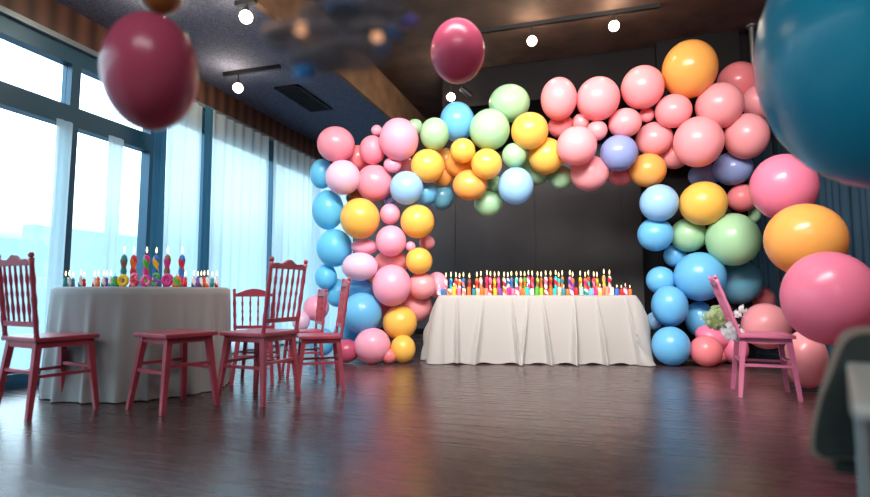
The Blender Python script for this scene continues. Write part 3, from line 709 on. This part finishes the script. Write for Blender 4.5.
# ------------------------------------------------------------------ chairs
def leg_bm(x, y, zt, tx, ty, w=.021):
    bm = bmesh.new(); bar(bm, (tx, ty, 0), (x, y, zt), w * .72, w); return bm
def make_chair(name, label, m, crest='wavy', back_h=1.06, lean=.07, spindles=5):
    t_ = empty(name, (0, 0, 0), label, 'chair', 'pink wooden chairs'); w, dp, zs = .2, .185, .5
    bm = bmesh.new(); box(bm, -w - .02, w + .02, -dp - .02, dp + .025, zs, zs + .03, bev=.008); obj('seat', bm, m, t_)
    tips = {}
    for sx in (-1, 1):
        for sy in (-1, 1):
            a = (sx * (w - .03), sy * (dp - .02)); b = (sx * (w + .015), sy * (dp + .03)); tips[sx, sy] = (a, b)
            obj('leg', leg_bm(a[0], a[1], zs, b[0], b[1]), m, t_)
    def mid(k, z):
        (a, b) = tips[k]; f = z / zs; return (b[0] + (a[0] - b[0]) * f, b[1] + (a[1] - b[1]) * f, z)
    for k1, k2, z in (((-1, -1), (-1, 1), .27), ((1, -1), (1, 1), .27), ((-1, -1), (1, -1), .3), ((-1, 1), (1, 1), .3)):
        bm = bmesh.new(); bar(bm, mid(k1, z), mid(k2, z), .011); obj('stretcher', bm, m, t_)
    bm = bmesh.new(); box(bm, -w + .01, w - .01, -dp, dp, zs - .045, zs, bev=.004); obj('apron', bm, m, t_)
    zt = back_h
    def bp(x, z): f = (z - zs) / (zt - zs); return (x * (1 + .06 * f), -dp - .0 - lean * f, z)
    for sx in (-1, 1):
        pts_ = [bp(sx * w, zs + (zt - zs) * k / 12) for k in range(13)]
        rs = [.015 + (.004 if k % 3 == 0 else 0) for k in range(13)]
        bm = tube(pts_, rs, 10); p = bp(sx * w, zt + .018)
        lathe([(0, -.02), (.014, -.014), (.019, 0), (.014, .014), (0, .02)], 10, bm, p); obj('back_post', bm, m, t_, True)
    # crest and lower rail
    def rail(z0, z1f, name_):
        bm = bmesh.new(); cols = []
        for k in range(21):
            x = -w + 2 * w * k / 20; zz1 = z1f(x / w); a = bp(x, z0); b = bp(x, zz1)
            cols.append([bm.verts.new((a[0], a[1] - .011, a[2])), bm.verts.new((a[0], a[1] + .011, a[2])), bm.verts.new((b[0], b[1] + .011, b[2])), bm.verts.new((b[0], b[1] - .011, b[2]))])
        for c, d in zip(cols, cols[1:]):
            for j in range(4): bm.faces.new((c[j], d[j], d[(j + 1) % 4], c[(j + 1) % 4]))
        bm.faces.new(cols[0]); bm.faces.new(cols[-1][::-1]); bmesh.ops.recalc_face_normals(bm, faces=bm.faces); obj(name_, bm, m, t_)
    if crest == 'wavy': rail(zt - .05, lambda s: zt - .012 + .03 * max(0, math.cos(s * 2.6)) ** 2 + .006 * math.cos(s * 9), 'crest_rail')
    else: rail(zt - .05, lambda s: zt - .025 + .06 * (1 - s * s) ** 1.5, 'crest_rail')
    rail(zs + .1, lambda s: zs + .135, 'lower_rail')
    for k in range(spindles):
        x = -w + 2 * w * (k + 1) / (spindles + 1); n = 14
        pts_ = [bp(x, zs + .12 + (zt - .04 - zs - .12) * j / n) for j in range(n + 1)]
        bm = tube(pts_, [.008 + .004 * (1 if j in (3, 4, 7, 10, 11) else 0) for j in range(n + 1)], 8); obj('spindle', bm, m, t_, True)
    return t_
def yaw_of(dx, dz):    # chair's +Y (front) along camera-plan direction (dx right, dz away)
    v = r_ * dx + fh * dz; return math.atan2(v.y, v.x) - math.pi / 2
def put(o, xc, zc, d, s=1.0, label=None):
    o.location = hz(xc, zc); o.rotation_euler = (0, 0, yaw_of(*d)); o.scale = (s, s, s)
    if label: o['label'] = label
    return o
chair = make_chair('dining_chair', 'rose wooden chair at the far left of the round table, back towards the window', M['pink_wood'])
put(chair, -2.63, 3.6, (.45, .89), .96)
c3 = copy_tree(chair); put(c3, -1.32, 3.98, (-.93, .36), .96, 'tall rose spindle back chair just right of the round table')
c4 = make_chair('dining_chair', 'shorter rose chair with arched crest behind the tall chair right of the round table', M['pink_wood'], 'arch', 1.0, .04, 4)
put(c4, -1.6, 4.75, (-.1, 1), .8)
c5 = copy_tree(chair); put(c5, -.97, 4.42, (-.95, -.3), .84, 'rose chair with leaning narrow back nearest the blue balloons')
c6 = copy_tree(c4); put(c6, -1.3, 5.2, (-.9, -.4), .8, 'small rose chair farthest back, glimpsed behind the leaning chair by the balloons')
c8 = make_chair('dining_chair', 'dusty pink chair at the right with its leaning back tied with tulle', M['pink_wood2'], 'wavy', 1.0, .17, 5)
p8 = put(c8, 2.58, 4.15, (.92, -.38), .9)
# backless stool in front of the round table
st = empty('stool', (0, 0, 0), 'backless rose wooden stool standing in front of the round table', 'stool')
obj('seat', bx(-.2, .2, -.2, .2, .5, .53, bev=.008), M['pink_wood'], st); tp = {}
for sx in (-1, 1):
    for sy in (-1, 1): obj('leg', leg_bm(sx * .15, sy * .15, .5, sx * .205, sy * .205), M['pink_wood'], st)
obj('apron', bx(-.165, .165, -.165, .165, .46, .5, bev=.004), M['pink_wood'], st)
for a in range(4):
    z = (.27, .31)[a % 2]; q = .205 - .055 * z / .5; bm = bmesh.new()
    p = [(-q, -q, z), (q, -q, z), (q, q, z), (-q, q, z)]; bar(bm, p[a], p[(a + 1) % 4], .011); obj('stretcher', bm, M['pink_wood'], st)
put(st, -1.83, 3.72, (.53, .85), .98)

# tulle on the right chair
def rosette(name, loc, r, m, label, seed, n=26):
    rnd = random.Random(seed); bm = bmesh.new()
    for k in range(n):
        d = Vector((rnd.gauss(0, 1), rnd.gauss(0, .7), rnd.gauss(0, 1))).normalized(); s = d.cross(Vector((rnd.random(), rnd.random(), rnd.random()))).normalized()
        nn = d.cross(s); L = r * rnd.uniform(.7, 1.1); w = r * rnd.uniform(.2, .36); prev = None
        for j in range(13):
            t = j / 12; c = d * L * t + nn * L * .35 * math.sin(t * 3.1); ww = w * math.sin(math.pi * (.12 + .8 * t)); wob = .15 * r * math.sin(t * 9 + k)
            cur = [bm.verts.new(c - s * ww + nn * wob), bm.verts.new(c + d * .02 * r), bm.verts.new(c + s * ww - nn * wob)]
            if prev:
                for a in range(2): bm.faces.new((prev[a], prev[a + 1], cur[a + 1], cur[a]))
            prev = cur
    o = obj(name, bm, m, smooth=True); o.location = loc; return tag(o, label, 'tulle bow')
rosette('tulle_bow', at(716, 318, 4.5), .115, M['tulle_g'], 'pale green tulle puff tied on the back of the right pink chair', 1, 60)
rosette('tulle_bow', at(733, 331, 4.12), .085, M['tulle_w'], 'white translucent tulle knot at the seat corner of the right pink chair', 2, 50)
rosette('tulle_bow', at(741, 312, 4.35), .07, M['tulle_w'], 'thin white tulle wisp between the right chair back and coral balloon', 3, 12)

# ------------------------------------------------------------------ foreground right: dark chair and pale table
M['dkfab'] = noise_col(mat('dark green grey fabric', '2a322f', .9), '262d2b', '323b38', (20, 20, 20), 3, .2)
M['beige'] = mat('pale beige frame', '8f7f74', .6); M['pale'] = mat('pale grey laminate', 'b9bdb6', .5); M['palemet'] = mat('grey metal', '8a8f90', .4, .3)
D0 = 1.22
v0 = at(816, 458, D0)
fc = empty('padded_chair', (v0.x, v0.y, 0), 'blurred dark padded chair with beige edged back in the bottom right corner', 'chair')
NN = Vector((v0.x, v0.y, 0)).normalized()          # the chair faces away from the camera
SD = Vector((NN.y, -NN.x, 0))                      # to its right
def on_back(px, py, off=0):
    d = ray(px, py); t_ = (v0 + NN * off - C0).dot(NN) / d.dot(NN); p = C0 + d * t_; q = p - fc.location; return q
out = [(809, 450), (811, 430), (817, 402), (825, 374), (834, 349), (840, 336), (849, 329), (868, 327), (890, 327), (905, 328), (908, 400), (906, 452), (880, 459), (824, 461), (813, 458)]
def slab(pts2, o0, o1, m, name, parent):
    bm = bmesh.new(); A = []; B = []
    for (x, y) in pts2:
        v = on_back(x, y, 0); A.append(bm.verts.new(v + NN * o0)); B.append(bm.verts.new(v + NN * o1))
    bm.faces.new(A); bm.faces.new(B[::-1])
    for i in range(len(A)): bm.faces.new((A[i], A[(i + 1) % len(A)], B[(i + 1) % len(A)], B[i]))
    bmesh.ops.recalc_face_normals(bm, faces=bm.faces)
    bmesh.ops.bevel(bm, geom=list(bm.edges), offset=.005, segments=2, affect='EDGES'); return obj(name, bm, m, parent)
slab(out, 0, .035, M['beige'], 'back_frame', fc)
cxo, cyo = 870, 395
slab([(x + (5 if x < 860 else 0), y + (6 if y < 395 else -3)) for x, y in out], -.008, .02, M['dkfab'], 'back_pad', fc)
a = on_back(818, 452); zz = a.z; a = a + NN * .035; wid = .26
pb_ = [a + SD * .03, a + SD * wid, a + SD * wid + NN * .36, a + SD * .03 + NN * .36]
bm = bmesh.new(); lo = [bm.verts.new(p + Vector((0, 0, -.05))) for p in pb_]; hi = [bm.verts.new(p) for p in pb_]
bm.faces.new(lo[::-1]); bm.faces.new(hi)
for i in range(4): bm.faces.new((lo[i], lo[(i + 1) % 4], hi[(i + 1) % 4], hi[i]))
bmesh.ops.recalc_face_normals(bm, faces=bm.faces); obj('seat', bm, M['dkfab'], fc)
for p in pb_:
    p = p + SD * (.11 if p in (pb_[0], pb_[3]) else 0)
    bm = bmesh.new(); bar(bm, (p.x, p.y, 0), (p.x, p.y, zz - .04), .012, sides=10); obj('leg', bm, M['palemet'], fc)
tz = .64; nc = hz(.604, .77)
ft = empty('side_table', (nc.x, nc.y, 0), 'blurred pale grey table corner with thin metal leg at the right edge', 'table')
ly = r_ * .61 + fh * .79; ft.rotation_euler = (0, 0, math.atan2(ly.y, ly.x) - math.pi / 2)
obj('tabletop', bx(0, .6, 0, .62, tz - .022, tz, bev=.01), M['pale'], ft)
for sx in (.012, .56):
    for sy in (.02, .56):
        bm = bmesh.new(); bar(bm, (sx, sy, 0), (sx, sy, tz - .02), .0065, sides=10); obj('leg', bm, M['palemet'], ft)

# ------------------------------------------------------------------ hanging glass mobile, out of focus near the camera
M['smoke'] = tulle('smoked glass', '80828c'); M['smoke'].node_tree.nodes['Mix Shader.001'].inputs[0].default_value = .48; M['bluegl'] = mat('blue foil', '1486d8', .25, .2); M['violgl'] = mat('violet foil', '6a68c8', .3, .2); M['amber'] = mat('amber lamp', 'ffb070', .4, emit=1.6, ecol='ffb98a')
MD = .85; mc = at(335, 30, MD)
mob = empty('hanging_mobile', (mc.x, mc.y, mc.z), 'blurred smoky glass hanging mobile with blue and amber discs below the ceiling', 'hanging decoration')
def disc(px, py, rx, ry, m, name, th=.006, d=MD):
    v = at(px, py, d) - mc; o = obj(name, lathe([(0, -1), (.8, -.9), (1, 0), (.8, .9), (0, 1)], 24), m, mob, True, v)
    o.scale = (rx * d / FPX, rx * d / FPX * .8, max(ry * d / FPX, .002)); return o
for a in ((310, 40, 46, 7), (345, 18, 48, 7), (350, 55, 44, 6), (372, 36, 34, 8), (318, 62, 34, 5), (385, 14, 26, 4)): disc(*a, M['smoke'], 'smoked_disc')
for a in ((305, 73, 12, 5.5), (393, 34, 10, 5), (382, 48, 8, 4.5), (345, 8, 20, 3)): disc(*a, M['bluegl'], 'blue_disc')
disc(410, 22, 9, 3.5, M['violgl'], 'violet_disc')
for a in ((301, 28, 6, 6), (377, 38, 5.5, 5)): disc(*a, M['amber'], 'lamp')
disc(276, 32, 17, 6, mat('peach disc', 'a08074', .5), 'peach_disc')
bm = bmesh.new(); bar(bm, (0, 0, 0), (0, 0, ZC - mc.z), .003, sides=8)
for (x, y) in ((305, 73), (393, 34), (310, 40), (345, 18), (350, 55), (372, 36), (301, 28), (276, 32), (410, 22), (382, 48), (345, 8), (318, 62), (385, 14), (377, 38)):
    v = at(x, y, MD) - mc; bar(bm, v, (0, 0, .22), .0008, sides=6)
obj('hanging_wires', bm, M['black'], mob)
